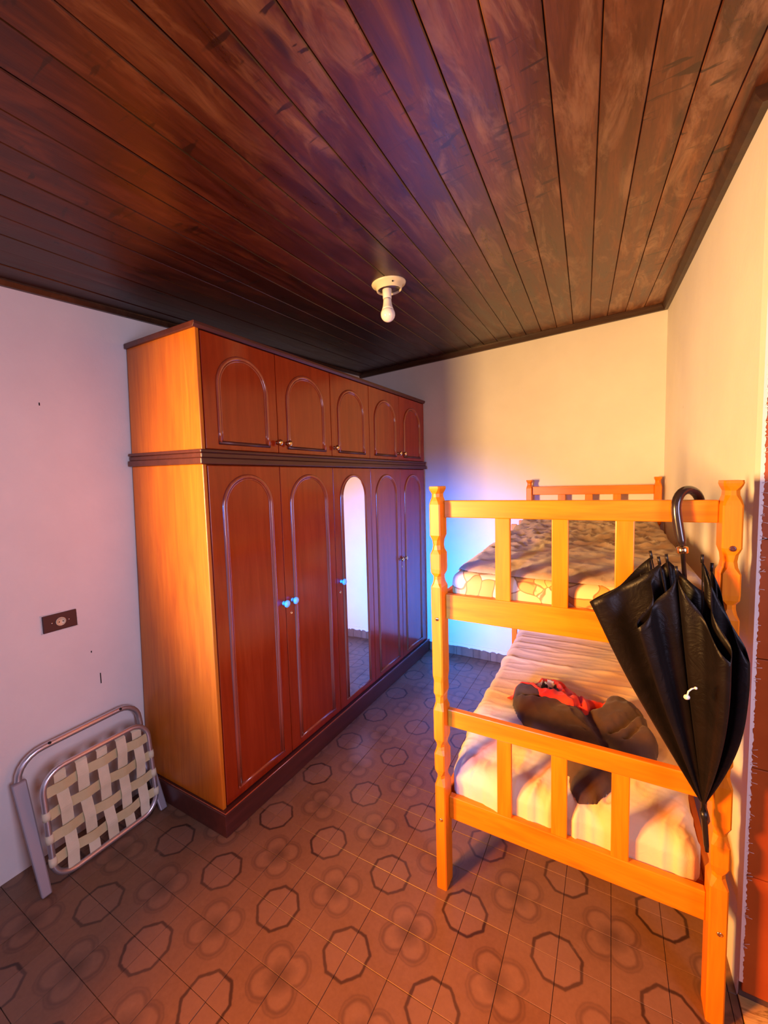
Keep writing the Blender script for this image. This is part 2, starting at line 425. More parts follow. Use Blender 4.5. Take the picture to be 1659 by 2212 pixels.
for hid, dist, x0, x1, y0, y1 in cand:
    dz = random.uniform(-.0006, .0006)
    if not hid and cnt < 300:
        o = bpy.data.objects.new('tile', get_tile(x1-x0-2*G, y1-y0-2*G)); COL.objects.link(o); o.parent = FLOOR
        o.location = ((x0+x1)/2, (y0+y1)/2, dz); o.rotation_euler = (random.uniform(-.003, .003), random.uniform(-.003, .003), 0); cnt += 1
    else:
        vs, fs = tile_geo(x1-x0-2*G, y1-y0-2*G)
        rest.add([(a+(x0+x1)/2, b+(y0+y1)/2, c+dz) for a, b, c in vs], fs)
o = rest.build('tile_field', M_TILE, FLOOR, recalc=False); o['kind'] = 'stuff'
# doorway floor of yellow stone, one slab after another
m = MB(); m.box(XR_F, XH, YF, YJ, -.05, -.004); FL2 = m.build('floor', M_GROUT); tag(FL2, kind='structure')
for k in range(9):
    for q in range(4):
        xa = XR_F+.002+q*.4; ya = YJ-.4*(k+1)
        if xa > XH-.1 or ya < YF: continue
        mm = MB(); mm.box(xa, min(xa+.396, XH), ya+.002, ya+.398, -.004, .004); mm.build('stone_slab', M_MARBLE, FL2, bevel=.0015)

# skirting of cut tiles along the back wall
m = MB(); m.box(XL, XR_B, YB-.004, YB-.0005, 0, .07); BB = m.build('baseboard_back', M_GROUT); tag(BB, kind='structure')
x = XL+.01; k = 0
while x < XR_B-.02:
    w_ = min(.15, XR_B-x); h_ = .078+random.uniform(-.003, .003)
    mm = MB(); mm.box(x+.0012, x+w_-.0012, YB-.010, YB-.004, .001, h_); mm.build('tile', M_TILE, BB, bevel=.0015)
    x += w_
# ragged lower edge of the wall paint above the skirting
m = MB(); rr = random.Random(3); x = XL+.02; prev = .086
while x < XR_B-.02:
    nx_ = x+.018; nz = .080+rr.uniform(-.007, .008)
    m.hexa([(x, YB-.013, prev), (nx_, YB-.013, nz), (nx_, YB, nz), (x, YB, prev), (x, YB-.006, .105), (nx_, YB-.006, .105), (nx_, YB, .108), (x, YB, .108)])
    x = nx_; prev = nz
m.build('paint_edge', M_WALL, BB)

# doorway at the end of the right wall, faced with terracotta tiles
m = MB(); q = [(XR_F+.004, YJ-.006), (XR_F+.50, YJ-.006), (XR_F+.50, YJ), (XR_F+.004, YJ)]
m.hexa([(x, y, 0) for x, y in q]+[(x, y, ceil_z(x, y)) for x, y in q])
D1 = m.build('door_1', M_GROUT); tag(D1, kind='structure')
zz = .03; hs = [.366, .325, .315, .33, .33, .33, .33, .33]
for hh in hs:
    z1_ = min(zz+hh, 2.40)
    for q in range(2):
        xa = XR_F+.008+q*.245
        mm = MB(); mm.box(xa, xa+.243, YJ-.016, YJ-.006, zz+.0012, z1_-.0012); mm.build('tile', M_TERRA, D1, bevel=.002)
    zz += hh
    if zz > 2.35: break
# rough bead of white paint on the corner
m = MB(); rr = random.Random(11); z = .06; pw = .004
while z < 2.4:
    nw = rr.uniform(.001, .005); dz = .005
    m.hexa([(XR_F+.001, YJ-.017, z), (XR_F+.006+pw, YJ-.017, z), (XR_F+.006+pw, YJ-.006, z), (XR_F-.004, YJ+.01, z),
            (XR_F+.001, YJ-.017, z+dz), (XR_F+.006+nw, YJ-.017, z+dz), (XR_F+.006+nw, YJ-.006, z+dz), (XR_F-.004, YJ+.01, z+dz)])
    z += dz; pw = nw
for k in range(70):
    z = rr.uniform(.15, 2.2); x0 = XR_F+.008; l = rr.uniform(.004, .016); a = rr.uniform(-.6, .9)
    m.tube([(x0-.002, YJ-.018, z), (x0+l*math.cos(a), YJ-.0185, z+l*math.sin(a))], .0006, 4)
m.build('paint_edge', M_WALL, D1)

# ------------------------------------------------------------------ setting: ceiling of dark boards
def clip(poly, a, b, c):        # keep a*x+b*y<=c
    out = []
    for i in range(len(poly)):
        p, q = poly[i], poly[(i+1) % len(poly)]; dp, dq = a*p[0]+b*p[1]-c, a*q[0]+b*q[1]-c
        if dp <= 0: out.append(p)
        if (dp < 0 < dq) or (dq < 0 < dp):
            t = dp/(dp-dq); out.append((p[0]+(q[0]-p[0])*t, p[1]+(q[1]-p[1])*t))
    return out
m = MB(); q = [(XL-.15, YF-.15), (XH+.15, YF-.15), (XH+.15, YB+.15), (XL-.15, YB+.15)]
m.hexa([(x, y, ceil_z(x, y)+.022) for x, y in q]+[(x, y, ceil_z(x, y)+.08) for x, y in q])
CE = m.build('ceiling', M_TRIM); tag(CE, kind='structure')
SL = -.052; PW = .1075; gap = .0011
px = .162+SL*(-1.535)     # x of one seam at y=0
k0 = math.floor((XL-px)/PW)-2
for k in range(k0, k0+44):
    xa, xb = px+k*PW+gap, px+(k+1)*PW-gap
    poly = [(xa+SL*YF, YF), (xb+SL*YF, YF), (xb+SL*YB, YB), (xa+SL*YB, YB)]
    for cl in ((-1, 0, -XL), (1, 0, XH)): poly = clip(poly, *cl) if poly else poly
    if len(poly) < 3: continue
    # inset polygon for the bevelled lower face
    cxm = sum(p[0] for p in poly)/len(poly)
    dz = random.uniform(-.0015, .0015)
    ox, oy = xa, 0.0; oz = ceil_z(ox, oy)
    low, mid, top = [], [], []
    for (x, y) in poly:
        xc = (xa+xb)/2+SL*y; s_ = 1 if x > xc else -1
        xi = x-s_*.0022
        low.append((xi, y, ceil_z(xi, y)+dz)); mid.append((x, y, ceil_z(x, y)+.0025+dz)); top.append((x, y, ceil_z(x, y)+.021))
    n = len(poly); mm = MB()
    vs = low+mid+top; fs = [tuple(range(n-1, -1, -1)), tuple(range(2*n, 3*n))]
    for r_ in range(2):
        for i in range(n): fs.append((r_*n+i, r_*n+(i+1) % n, (r_+1)*n+(i+1) % n, (r_+1)*n+i))
    mm.add(vs, fs)
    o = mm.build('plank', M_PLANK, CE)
    # local axes along the board so the grain follows it: move the mesh origin
    o.data.transform(Matrix.Translation((-ox, 0, -oz)))
    o.location = (ox, 0, oz)
# cornice strips
def strip(name, p0, p1, inward, wdt, hgt, mat=M_TRIM):
    m = MB(); n = 8; ix, iy = inward
    rings = []
    for i in range(n+1):
        a = i/n; x, y = p0[0]+(p1[0]-p0[0])*a, p0[1]+(p1[1]-p0[1])*a; j = random.uniform(-.0012, .0012)
        z = lambda xx, yy: ceil_z(xx, yy)
        rings.append([(x, y, z(x, y)), (x, y, z(x, y)-hgt+j), (x+ix*wdt*.55, y+iy*wdt*.55, z(x, y)-hgt+j), (x+ix*wdt, y+iy*wdt, z(x+ix*wdt, y+iy*wdt)-hgt*.35), (x+ix*wdt, y+iy*wdt, z(x+ix*wdt, y+iy*wdt))])
    m.loft(rings); tag(m.build(name, mat), kind='structure')
strip('trim_1', (XL, YB), (XR_B, YB), (0, -1), .035, .042)
strip('trim_2', (XR_F, YJ), (XR_B, YB), (-1, 0), .035, .042)
strip('trim_3', (XL, YF), (XL, YB), (1, 0), .03, .022)

# ------------------------------------------------------------------ wardrobe
WL = 2.17
c000, c100 = V((-1.488, 1.100, .0)), V((-1.447, 3.270, .0))       # front line at the floor: near, far
c001, c101 = V((-1.516, 1.130, 2.235)), V((-1.436, 3.300, 2.235))
b000, b001 = V((-2.075, 1.100, .0)), V((-2.075, 1.160, 2.252))
b100, b101 = V((-2.075, 3.290, .0)), V((-2.075, 3.305, 2.24))
def W(s, d, z):
    u = s/WL; t = z/2.235; w_ = -d/.575
    f = (c000.lerp(c100, u)).lerp(c001.lerp(c101, u), t)
    b = (b000.lerp(b100, u)).lerp(b001.lerp(b101, u), t)
    return f.lerp(b, w_)
wr = empty('wardrobe', (-1.78, 2.2, 0))
tag(wr, 'tall reddish mahogany wardrobe with ten arched doors and one mirror, against the left wall', 'wardrobe')
def wbox(name, mat, s0, s1, d0, d1, z0, z1, bevel=.003, parent=wr):
    m = MB(); n = 6
    m.loft([[(s0+(s1-s0)*i/n, d, z) for d, z in ((d0, z0), (d1, z0), (d1, z1), (d0, z1))] for i in range(n+1)])
    return m.build(name, mat, parent, bevel=bevel, warp=W)
wbox('side_panel', M_SIDE, 0, .018, -.575, -.001, .105, 1.645)
wbox('side_panel', M_SIDE, 0, .018, -.575, -.001, 1.705, 2.215)
wbox('side_panel', M_MAHOG, WL-.018, WL, -.575, -.001, .105, 1.645)
wbox('side_panel', M_MAHOG, WL-.018, WL, -.575, -.001, 1.705, 2.215)
wbox('carcass', M_MAHOG, .018, WL-.018, -.57, -.022, .105, 1.645)
wbox('carcass', M_MAHOG, .018, WL-.018, -.57, -.022, 1.705, 2.215)
# plinth stands proud of the body
m = MB(); m.loft([[(-1.456+.03*a, 1.084+2.2*a, z) if k in (1, 2) else (-2.075, 1.084+2.2*a, z) for k, z in ((0, 0.001), (1, 0.001), (2, .105), (3, .105))] for a in [i/6 for i in range(7)]])
m.build('plinth', M_DARK, wr, bevel=.003)
m = MB(); m.tube([(-2.075, 1.090, .107), (-1.462, 1.090, .107), (-1.432, 3.28, .107)], .0035, 6); m.build('plinth_edging', M_MAHOG2, wr)
# two step band between the lower and the upper row, and the crown
for (z0, z1, out) in ((1.645, 1.672, .020), (1.672, 1.694, .012), (1.694, 1.708, .017)):
    m = MB(); prof = [(-.575, z0), (out, z0), (out, z1), (-.575, z1)]
    m.loft([[(s, d, z) for d, z in prof] for s in (-out, .3, .8, 1.3, 1.8, WL+.005)])
    m.build('band_moulding', M_DARK, wr, bevel=.004, warp=W)
m = MB(); m.loft([[(s, d, z) for d, z in ((-.575, 2.212), (.003, 2.212), (.012, 2.224), (.012, 2.237), (-.575, 2.237))] for s in (-.012, .3, .8, 1.3, 1.8, WL+.005)])
m.build('crown_moulding', M_DARK, wr, bevel=.003, warp=W)

def arch_path(s0, s1, z0, z1):
    r = (s1-s0)/2; zc = z1-r; c = (s0+s1)/2
    pts = [(s0, z0)]
    for i in range(1, 6): pts.append((s0, z0+(zc-z0)*i/6))
    for i in range(25):
        a = math.pi-math.pi*i/24; pts.append((c+r*math.cos(a), zc+r*math.sin(a)))
    for i in range(5, 0, -1): pts.append((s1, z0+(zc-z0)*i/6))
    pts.append((s1, z0)); return pts
def sweep_front(m, pts, hw, hh, closed, d0=0.0):
    """half round profile swept along a path drawn on the door face"""
    n = len(pts); rings = []
    for i, (s, z) in enumerate(pts):
        a = pts[(i-1) % n] if closed or i > 0 else pts[i]; b = pts[(i+1) % n] if closed or i < n-1 else pts[i]
        tx, tz = b[0]-a[0], b[1]-a[1]; l = math.hypot(tx, tz); nx_, nz_ = -tz/l, tx/l
        ring = []
        for k in range(7):
            an = math.pi*k/6; ring.append((s+nx_*hw*math.cos(an), d0-.001+hh*math.sin(an), z+nz_*hw*math.cos(an)))
        rings.append(ring)
    m.sm = True; m.loft(rings, cap=not closed, closed=closed); m.sm = False
def knob(kind, s, z, parent):
    m = MB(); base = W(s, -.001, z); ax = (W(s, .05, z)-base).normalized()
    if kind == 'brass': prof = [(.009, 0), (.010, .003), (.005, .006), (.005, .014), (.012, .018), (.0155, .024), (.015, .030), (.010, .035), (.001, .037)]
    else: prof = [(.010, 0), (.011, .003), (.006, .006), (.006, .014), (.014, .018), (.0185, .025), (.018, .031), (.012, .036), (.001, .038)]
    m.lathe([(r*1.05, h) for r, h in prof], base, ax, 20)
    o = m.build('knob', M_BRASS if kind == 'brass' else M_CERAM, parent)
    if kind == 'brass': o['label'] = 'brass ball knob'
    else: o['label'] = 'glossy knob coloured with its blue reflection'
DS = [.020, .440, .878, 1.298, 1.728, 2.150]
KN_UP = [.430, .497, .902, 1.699, 1.775]; KN_LO = [.425, .490, .925, 1.700, 1.762]
for row in (0, 1):
    z0, z1 = ((.112, 1.640), (1.711, 2.208))[row]
    for k in range(5):
        s0, s1 = DS[k]+.0018, DS[k+1]-.0018
        dr = wbox('door', M_MAHOG, s0, s1, -.021, 0, z0, z1, .0025)
        a0, a1 = s0+.072, s1-.066
        za, zb = ((.155, 1.592), (1.741, 2.134))[row]
        pts = arch_path(a0, a1, za, zb)
        m = MB(); sweep_front(m, pts, .010, .009, False); sweep_front(m, arch_path(a0+.013, a1-.013, za+.01, zb-.013), .004, .005, False)
        m.build('arch_moulding', M_MAHOG2, dr, warp=W)
        m = MB(); sweep_front(m, [(a0-.008, za), ((a0+a1)/2, za), (a1+.008, za)], .009, .009, False)
        m.build('arch_moulding', M_DARK if row else M_MAHOG2, dr, warp=W)
        if row == 0 and k == 2:
            dr['label'] = 'mahogany wardrobe door with a tall arched mirror'
            pp = arch_path(a0+.008, a1-.008, za+.006, zb-.008)
            m = MB(); m.loft([[(s, .0003, z) for s, z in pp], [(s, .0135-.0125*(s-a0)/(a1-a0), z) for s, z in pp]])
            m.build('mirror', M_MIRROR, dr, warp=W)
        knob('brass' if (row or k > 2) else 'blue', (KN_UP if row else KN_LO)[k], 1.762 if row else .928, dr)
        if row == 0 and k in (1, 2, 3):
            ks = (.478, .913, 1.735)[k-1]; m = MB(); base = W(ks, -.0005, .862); ax = (W(ks, .05, .862)-base).normalized()
            m.lathe([(.0085, 0), (.0085, .002), (.006, .003), (.0055, .001)], base, ax, 16); m.build('keyhole', M_BRASS, dr)

# ------------------------------------------------------------------ bunk bed
bed = empty('bunk_bed', (-.13, 2.3, 0))
tag(bed, 'orange pine bunk bed with carved posts and slatted footboards, along the right wall', 'bed')
PROF = [  # z, inset
    (0, 0), (.395, 0), (.412, 0), (.425, .004), (.437, .0075), (.448, .0075), (.462, .003), (.475, 0), (.535, 0), (.550, .005), (.561, .0075), (.572, .006), (.592, 0),
    (.705, 0), (.716, .003), (.732, .0065), (.755, .0055), (.7625, .003)]
PROF2 = [(.7628, 0.003), (.768, .0015), (.790, .002), (.812, .003), (.836, 0), (1.165, 0), (1.178, .005), (1.192, .0075), (1.203, .0075), (1.216, .001), (1.23, 0),
         (1.285, 0), (1.300, .006), (1.316, .0078), (1.334, .006), (1.352, 0), (1.462, 0), (1.475, .003), (1.488, .007), (1.500, .0075), (1.512, .002), (1.519, 0), (1.526, .001)]
def post(x0, x1, y0, y1, name='post'):
    cx, cyy, hx, hy = (x0+x1)/2, (y0+y1)/2, (x1-x0)/2, (y1-y0)/2
    m = MB()
    for prof in (PROF, PROF2):
        rings = []
        for z, ins in prof:
            ax_, ay_ = hx-ins*.8, hy-ins*.85; c = .004+ins*.8
            rings.append([(cx+x, cyy+y, z) for x, y in ((-ax_+c, -ay_), (ax_-c, -ay_), (ax_, -ay_+c), (ax_, ay_-c), (ax_-c, ay_), (-ax_+c, ay_), (-ax_, ay_-c), (-ax_, -ay_+c))])
        m.loft(rings)
    o = m.build(name, M_BED, bed)
    return o
KNOT = (.272, 1.3185, 1.352)
PX = [(-.562, -.522), (.250, .292)]; PY = [(1.319, 1.389), (3.200, 3.268)]
for (a, b) in PX:
    for (c, d) in PY:
        p = post(a, b, c, d)
        if c < 2 and a > 0:
            mm = MB(); mm.lathe([(.0075, 0), (.0065, .0008), (.004, .0012), (.001, .0006)], KNOT, (0, -1, 0), 14); oo = mm.build('knot', M_DARK, p); oo['label'] = 'dark wood knot'
        if c < 2:
            for zz in (1.050, .282):
                mm = MB(); mm.lathe([(.0065, 0), (.007, .002), (.0045, .0035), (.001, .003)], ((a+b)/2+.003, c, zz), (0, -1, 0), 14); mm.build('bolt', M_BRASS, p)
def rail(name, x0, x1, y0, y1, z0, z1, mat):
    m = MB(); m.box(x0, x1, y0, y1, z0, z1); return m.build(name, mat, bed, bevel=.003)
XA, XB = -.522, .250
for yf in (1.362, 3.222):
    rail('rail', XA, XB, yf, yf+.024, 1.413, 1.474, M_BEDX)
    rail('rail', XA, XB, yf, yf+.024, 1.040, 1.132, M_BEDX)
    rail('rail', XA, XB, yf, yf+.024, .629, .694, M_BEDX)
    rail('rail', XA, XB, yf, yf+.024, .262, .352, M_BEDX)
    for (a, b) in ((-.342, -.292), (-.163, -.114), (.012, .061)):
        rail('slat', a, b, yf+.003, yf+.021, 1.130, 1.415, M_BED)
        rail('slat', a, b, yf+.003, yf+.021, .350, .631, M_BED)
for xs in (-.553, .262):
    rail('side_rail', xs, xs+.02, 1.389, 3.200, 1.045, 1.125, M_BEDY)
    rail('side_rail', xs, xs+.02, 1.389, 3.200, .262, .345, M_BEDY)
for k in range(9):      # slats that carry the mattresses
    y = 1.45+k*.21
    rail('bed_slat', -.533, .262, y, y+.07, 1.075, 1.093, M_BEDX)
    rail('bed_slat', -.533, .262, y, y+.07, .290, .308, M_BEDX)
# ladder on the open side
lad = empty('ladder', (-.6, 3.0, 0))
tag(lad, 'narrow wooden ladder hooked on the far left side of the bunk bed', 'ladder')
for y in (2.86, 3.13):
    m = MB(); m.box(-.604, -.568, y, y+.022, .02, 1.225); m.build('ladder_rail', M_BED, lad, bevel=.003)
for z in (.30, .56, .82, 1.08):
    m = MB(); m.box(-.598, -.574, 2.882, 3.13, z, z+.028); m.build('rung', M_BEDY, lad, bevel=.003)
for y in (2.86, 3.13):
    m = MB(); m.tube([(-.586, y+.011, 1.15), (-.575, y+.011, 1.17), (-.562, y+.011, 1.165), (-.545, y+.011, 1.133), (-.54, y+.011, 1.11)], .004, 8); m.build('hook', M_STEEL, lad)

# ------------------------------------------------------------------ mattresses and cloth
def rbox(x0, x1, y0, y1, z0, z1, r, nx_, ny_, nz_, disp):
    """rounded box as six grids; disp(p, n) moves the points"""
    cx, cyy, cz = (x0+x1)/2, (y0+y1)/2, (z0+z1)/2; hx, hy, hz = (x1-x0)/2, (y1-y0)/2, (z1-z0)/2
    m = MB(); m.sm = True
    def pt(a, b, c):
        p = V((a*hx, b*hy, c*hz)); inn = V((max(-hx+r, min(hx-r, p.x)), max(-hy+r, min(hy-r, p.y)), max(-hz+r, min(hz-r, p.z))))
        d = p-inn
        n = d.normalized() if d.length > 1e-9 else V((0, 0, 1))
        return disp(inn+n*r+V((cx, cyy, cz)), n)
    def dens(i, n):        # denser towards the edges
        t = -1+2*i/n; return math.copysign(1-(1-abs(t))**1.35, t)
    def grid(f, n1, n2):
        vs = [f(dens(i, n1), dens(j, n2)) for i in range(n1+1) for j in range(n2+1)]
        fs = [(i*(n2+1)+j, (i+1)*(n2+1)+j, (i+1)*(n2+1)+j+1, i*(n2+1)+j+1) for i in range(n1) for j in range(n2)]
        m.add(vs, fs)
    for s in (-1, 1):
        grid(lambda a, b: pt(a, b, s), nx_, ny_); grid(lambda a, b: pt(a, s, b), nx_, nz_); grid(lambda a, b: pt(s, a, b), ny_, nz_)
    return m
def fbm(x, y, z=0): return noise.fractal(V((x, y, z)), .8, 2.0, 4)
def ridge(v): return 1-abs(v)*2 if abs(v) < .5 else 0
# lower mattress (sheet over it)
def d_low(p, n):
    y = p.y; t = max(0, min(1, (y-1.40)/.40)); t = t*t*(3-2*t)
    topdrop = (1-t)*.085
    k = max(0, min(1, (p.z-.31)/.19))
    p = p.copy(); p.z -= topdrop*k
    bul = .010*math.sin(y*2.3); p.x += bul*n.x
    # diagonal pull folds at the foot, softer ones along the bed
    a = fbm(p.x*4+p.y*3, p.y*2.2-p.x*9, 1.7); b = fbm(p.x*2+8, p.y*10, 3.1)
    foot = 1-t
    amp = .016*foot*max(0, a+.15)+.006*max(0, b)
    rid = ridge(noise.noise(V((p.x*9-p.y*5, p.x*1.5+p.y*2.2, .3))))**3
    amp += .013*rid*(foot*.9+.12)
    lon = ridge(noise.noise(V((p.x*1.2, p.y*7, 5.0))))**4
    amp += .008*lon*(1-foot)+.004*(1-foot)*ridge(noise.noise(V((p.x*2.5+p.y*1.5, p.y*11, 8.0))))**5
    fine = ridge(noise.noise(V((p.x*22-p.y*9, p.x*4+p.y*9, 2.3))))**4
    amp += .005*fine*(foot*.8+.05)
    return p+n*amp
m = rbox(-.532, .243, 1.396, 3.190, .309, .535, .055, 150, 320, 26, d_low)
o = m.build('mattress', M_SHEET); o_low = o
tag(o, 'lower bunk mattress under a creased cream sheet, with clothes lying on it', 'mattress')
# upper mattress
def d_up(p, n):
    q = fbm(p.x*5, p.y*5, 2); return p+n*.004*q+V((0, 0, -.010*max(0, 1-(p.y-1.39)/.15) if p.z > 1.15 else 0))
m = rbox(-.515, .248, 1.392, 3.190, 1.094, 1.212, .038, 40, 70, 8, d_up)
tag(m.build('mattress', M_FLORAL), 'upper bunk mattress with yellow and orange floral ticking', 'mattress')

def cloth_from_outline(name, mat, outline, zfun, hfun, step=.012, edge=.035, thick=.006, mats=None, minfun=None):
    """cloth lying on a surface: outline polygon in xy, height hfun(x, y, e) over zfun, e = 0 at the border .. 1 inside"""
    xs = [p[0] for p in outline]; ys = [p[1] for p in outline]
    def inside(x, y):
        c = False; n = len(outline)
        for i in range(n):
            (xa, ya), (xb, yb) = outline[i], outline[(i+1) % n]
            if (ya > y) != (yb > y) and x < (xb-xa)*(y-ya)/(yb-ya)+xa: c = not c
        return c
    def dist(x, y):
        d = 9
        for i in range(len(outline)):
            a, b = V(outline[i]), V(outline[(i+1) % len(outline)]); ab = b-a; t = max(0, min(1, (V((x, y))-a).dot(ab)/max(ab.length_squared, 1e-9)))
            d = min(d, (a+ab*t-V((x, y))).length)
        return d
    x0, x1, y0, y1 = min(xs)-step, max(xs)+step, min(ys)-step, max(ys)+step
    nx_, ny_ = int((x1-x0)/step)+1, int((y1-y0)/step)+1; idx = {}; top = []
    ok = {}
    for i in range(nx_+1):
        for j in range(ny_+1):
            x, y = x0+i*step, y0+j*step; s = 1 if inside(x, y) else -1
            ok[i, j] = s*dist(x, y)
    def nearest(x, y):
        best = None; bd = 9
        for i in range(len(outline)):
            a, b = V(outline[i]), V(outline[(i+1) % len(outline)]); ab = b-a; t = max(0, min(1, (V((x, y))-a).dot(ab)/max(ab.length_squared, 1e-9)))
            q = a+ab*t; d = (q-V((x, y))).length
            if d < bd: bd = d; best = q
        return best
    m = MB(); m.sm = True; vs = []; fs = []; keep = set()
    for i in range(nx_):
        for j in range(ny_):
            if max(ok[i, j], ok[i+1, j], ok[i, j+1], ok[i+1, j+1]) > 0 and sum(ok[a, b] > -step*.75 for a, b in ((i, j), (i+1, j), (i, j+1), (i+1, j+1))) == 4:
                keep.add((i, j))
    cnt_ = {}
    for (i, j) in keep:
        f = []
        for a, b in ((i, j), (i+1, j), (i+1, j+1), (i, j+1)):
            if (a, b) not in idx:
                x, y = x0+a*step, y0+b*step; e = ok[a, b]
                if e < step*.3: q = nearest(x, y); x, y = q.x, q.y; e = 0
                ee = min(1, max(0, e)/edge); ee = math.sqrt(max(0, 1-(1-ee)**2))
                idx[a, b] = len(vs); vs.append([x, y, zfun(x, y)+hfun(x, y, ee)+.0015])
            f.append(idx[a, b])
        fs.append(tuple(f))
        for a in range(4):
            e_ = (f[a], f[(a+1) % 4]); cnt_[e_] = 1
    n = len(vs); vs2 = [(x, y, zfun(x, y)+.001) for x, y, z in vs]
    fs2 = [tuple(n+k for k in reversed(f)) for f in fs]
    side = [(b, a, n+a, n+b) for (a, b) in cnt_ if (b, a) not in cnt_]
    m.add([tuple(v) for v in vs]+vs2, fs+fs2+side)
    return m.build(name, mats or mat)
def ztop_low(x, y):
    t = max(0, min(1, (y-1.40)/.40)); t = t*t*(3-2*t)
    z = .535-(1-t)*.085+.004
    if x < -.477: z -= .055-math.sqrt(max(0, .055**2-(-.477-x)**2))
    return z
# brown blanket over the upper mattress
BLO = [(-.516, 1.50), (-.505, 1.455), (-.46, 1.425), (-.33, 1.415), (-.15, 1.405), (.05, 1.400), (.245, 1.400), (.245, 2.3), (.243, 2.88), (.10, 2.90), (-.10, 2.84), (-.25, 2.88), (-.42, 2.92), (-.515, 2.95), (-.522, 2.4), (-.520, 1.9)]
def bl_h(x, y, e):
    r1 = ridge(noise.noise(V((x*7+y*2, y*7-x*3, 0))))**2; r2 = ridge(noise.noise(V((x*14-y*5, y*12+x*6, 4))))**2
    hump = .030*math.exp(-((y-2.72)/.30)**2)
    calm = max(.25, min(1, (y-1.5)/.6))
    r3 = ridge(noise.noise(V((x*24+y*9, y*20-x*8, 7))))**2
    return e*(.006+.018*r1*calm+.012*r2*calm+.007*r3*calm+hump+.010*max(0, fbm(x*3, y*3, 9)))
def bl_z(x, y):
    z = 1.217
    if y < 1.50: z -= .012*(1.5-y)/.1
    if x < -.477: z -= .040-math.sqrt(max(0, .040**2-(-.477-x)**2))
    return z
tag(cloth_from_outline('blanket', M_BLANKET, BLO, bl_z, bl_h, .0105, .03), 'rumpled brown blanket spread over the upper bunk mattress', 'blanket')
# pillows
def pillow(name, x0, x1, y0, y1, zb, h_, seed, mat, label):
    n1, n2 = 40, 28; m = MB(); m.sm = True
    for s in (1, -1):
        vs = []
        for i in range(n1+1):
            for j in range(n2+1):
                u, v = -1+2*i/n1, -1+2*j/n2
                pin = 1-.06*(1-abs(u))*abs(v)**3; pin2 = 1-.05*(1-abs(v))*abs(u)**3
                t = (max(0, 1-u**4)*max(0, 1-v**4))**.45
                hh = h_/2*t*(1+.25*fbm(u*2+seed, v*2, seed)) + (.010*ridge(noise.noise(V((u*4+seed, v*5, seed))))**2*t if s > 0 else 0)
                vs.append(((x0+x1)/2+u*(x1-x0)/2*pin2, (y0+y1)/2+v*(y1-y0)/2*pin, zb+h_*.42+(hh if s > 0 else -min(hh, h_*.42))))
        m.add(vs, [(i*(n2+1)+j, (i+1)*(n2+1)+j, (i+1)*(n2+1)+j+1, i*(n2+1)+j+1) for i in range(n1) for j in range(n2)])
    return tag(m.build(name, mat), label, 'pillow')
pillow('pillow', -.44, .13, 2.90, 3.17, 1.214, .075, 1.3, M_PILLOW, 'cream pillow at the head of the upper bunk')
pillow('pillow', -.45, .12, 2.86, 3.17, .540, .085, 4.1, M_PILLOW, 'cream pillow at the head of the lower bunk')

# dark brown sweater and red shirt on the lower bunk
SW = [(-.370, 1.765), (-.378, 1.82), (-.365, 1.865), (-.343, 1.885), (-.300, 1.872), (-.265, 1.85), (-.20, 1.87), (-.127, 1.86), (-.075, 1.845), (-.032, 1.86), (-.009, 1.925), (.036, 1.968), (.085, 1.955),
      (.125, 1.901), (.140, 1.831), (.130, 1.77), (.150, 1.755), (.165, 1.71), (.150, 1.645), (.10, 1.60), (.04, 1.555), (.012, 1.50), (-.03, 1.432), (-.082, 1.408), (-.112, 1.45), (-.130, 1.51), (-.21, 1.60), (-.30, 1.655), (-.345, 1.715)]
def seg_d(x, y, a, b):
    a, b = V(a), V(b); ab = b-a; t = max(0, min(1, (V((x, y))-a).dot(ab)/ab.length_squared)); return (a+ab*t-V((x, y))).length
def sw_h(x, y, e):
    h_ = .030*e
    for a, b, r, k in (((-.36, 1.83), (-.29, 1.85), .055, .028), ((-.30, 1.76), (-.16, 1.70), .11, .022), ((.02, 1.90), (.12, 1.80), .07, .035), ((.08, 1.68), (.14, 1.70), .055, .028), ((-.10, 1.62), (-.03, 1.48), .06, .012)):
        d = seg_d(x, y, a, b); h_ += e*k*math.exp(-(d/r)**2)
    for a, b, r, k in (((-.09, 1.83), (.02, 1.60), .022, .034), ((.02, 1.72), (.11, 1.84), .018, .036), ((.06, 1.68), (.10, 1.75), .012, .025), ((-.34, 1.78), (-.26, 1.80), .009, .024), ((-.25, 1.83), (-.28, 1.80), .008, .018)):
        d = seg_d(x, y, a, b); h_ -= k*math.exp(-(d/r)**2)
    h_ += e*(.007*ridge(noise.noise(V((x*13+y*9, y*13-x*8, 3))))**3+.006*fbm(x*12, y*12, 6))
    return max(.004*e, h_)
tag(cloth_from_outline('sweater', M_SWEAT, SW, ztop_low, sw_h, .0075, .035), 'crumpled dark brown sweater lying on the cream sheet of the lower bunk', 'sweater')
SH = [(-.405, 1.812), (-.385, 1.850), (-.335, 1.915), (-.28, 2.00), (-.225, 2.045), (-.180, 2.03), (-.150, 2.00), (-.120, 1.96), (-.095, 1.91), (-.045, 1.925), (-.015, 1.932), (-.008, 1.905), (-.03, 1.885), (-.062, 1.858), (-.072, 1.815), (-.090, 1.806),
      (-.112, 1.82), (-.125, 1.795), (-.150, 1.785), (-.19, 1.805), (-.255, 1.795), (-.275, 1.83), (-.315, 1.85), (-.355, 1.84), (-.375, 1.80)]
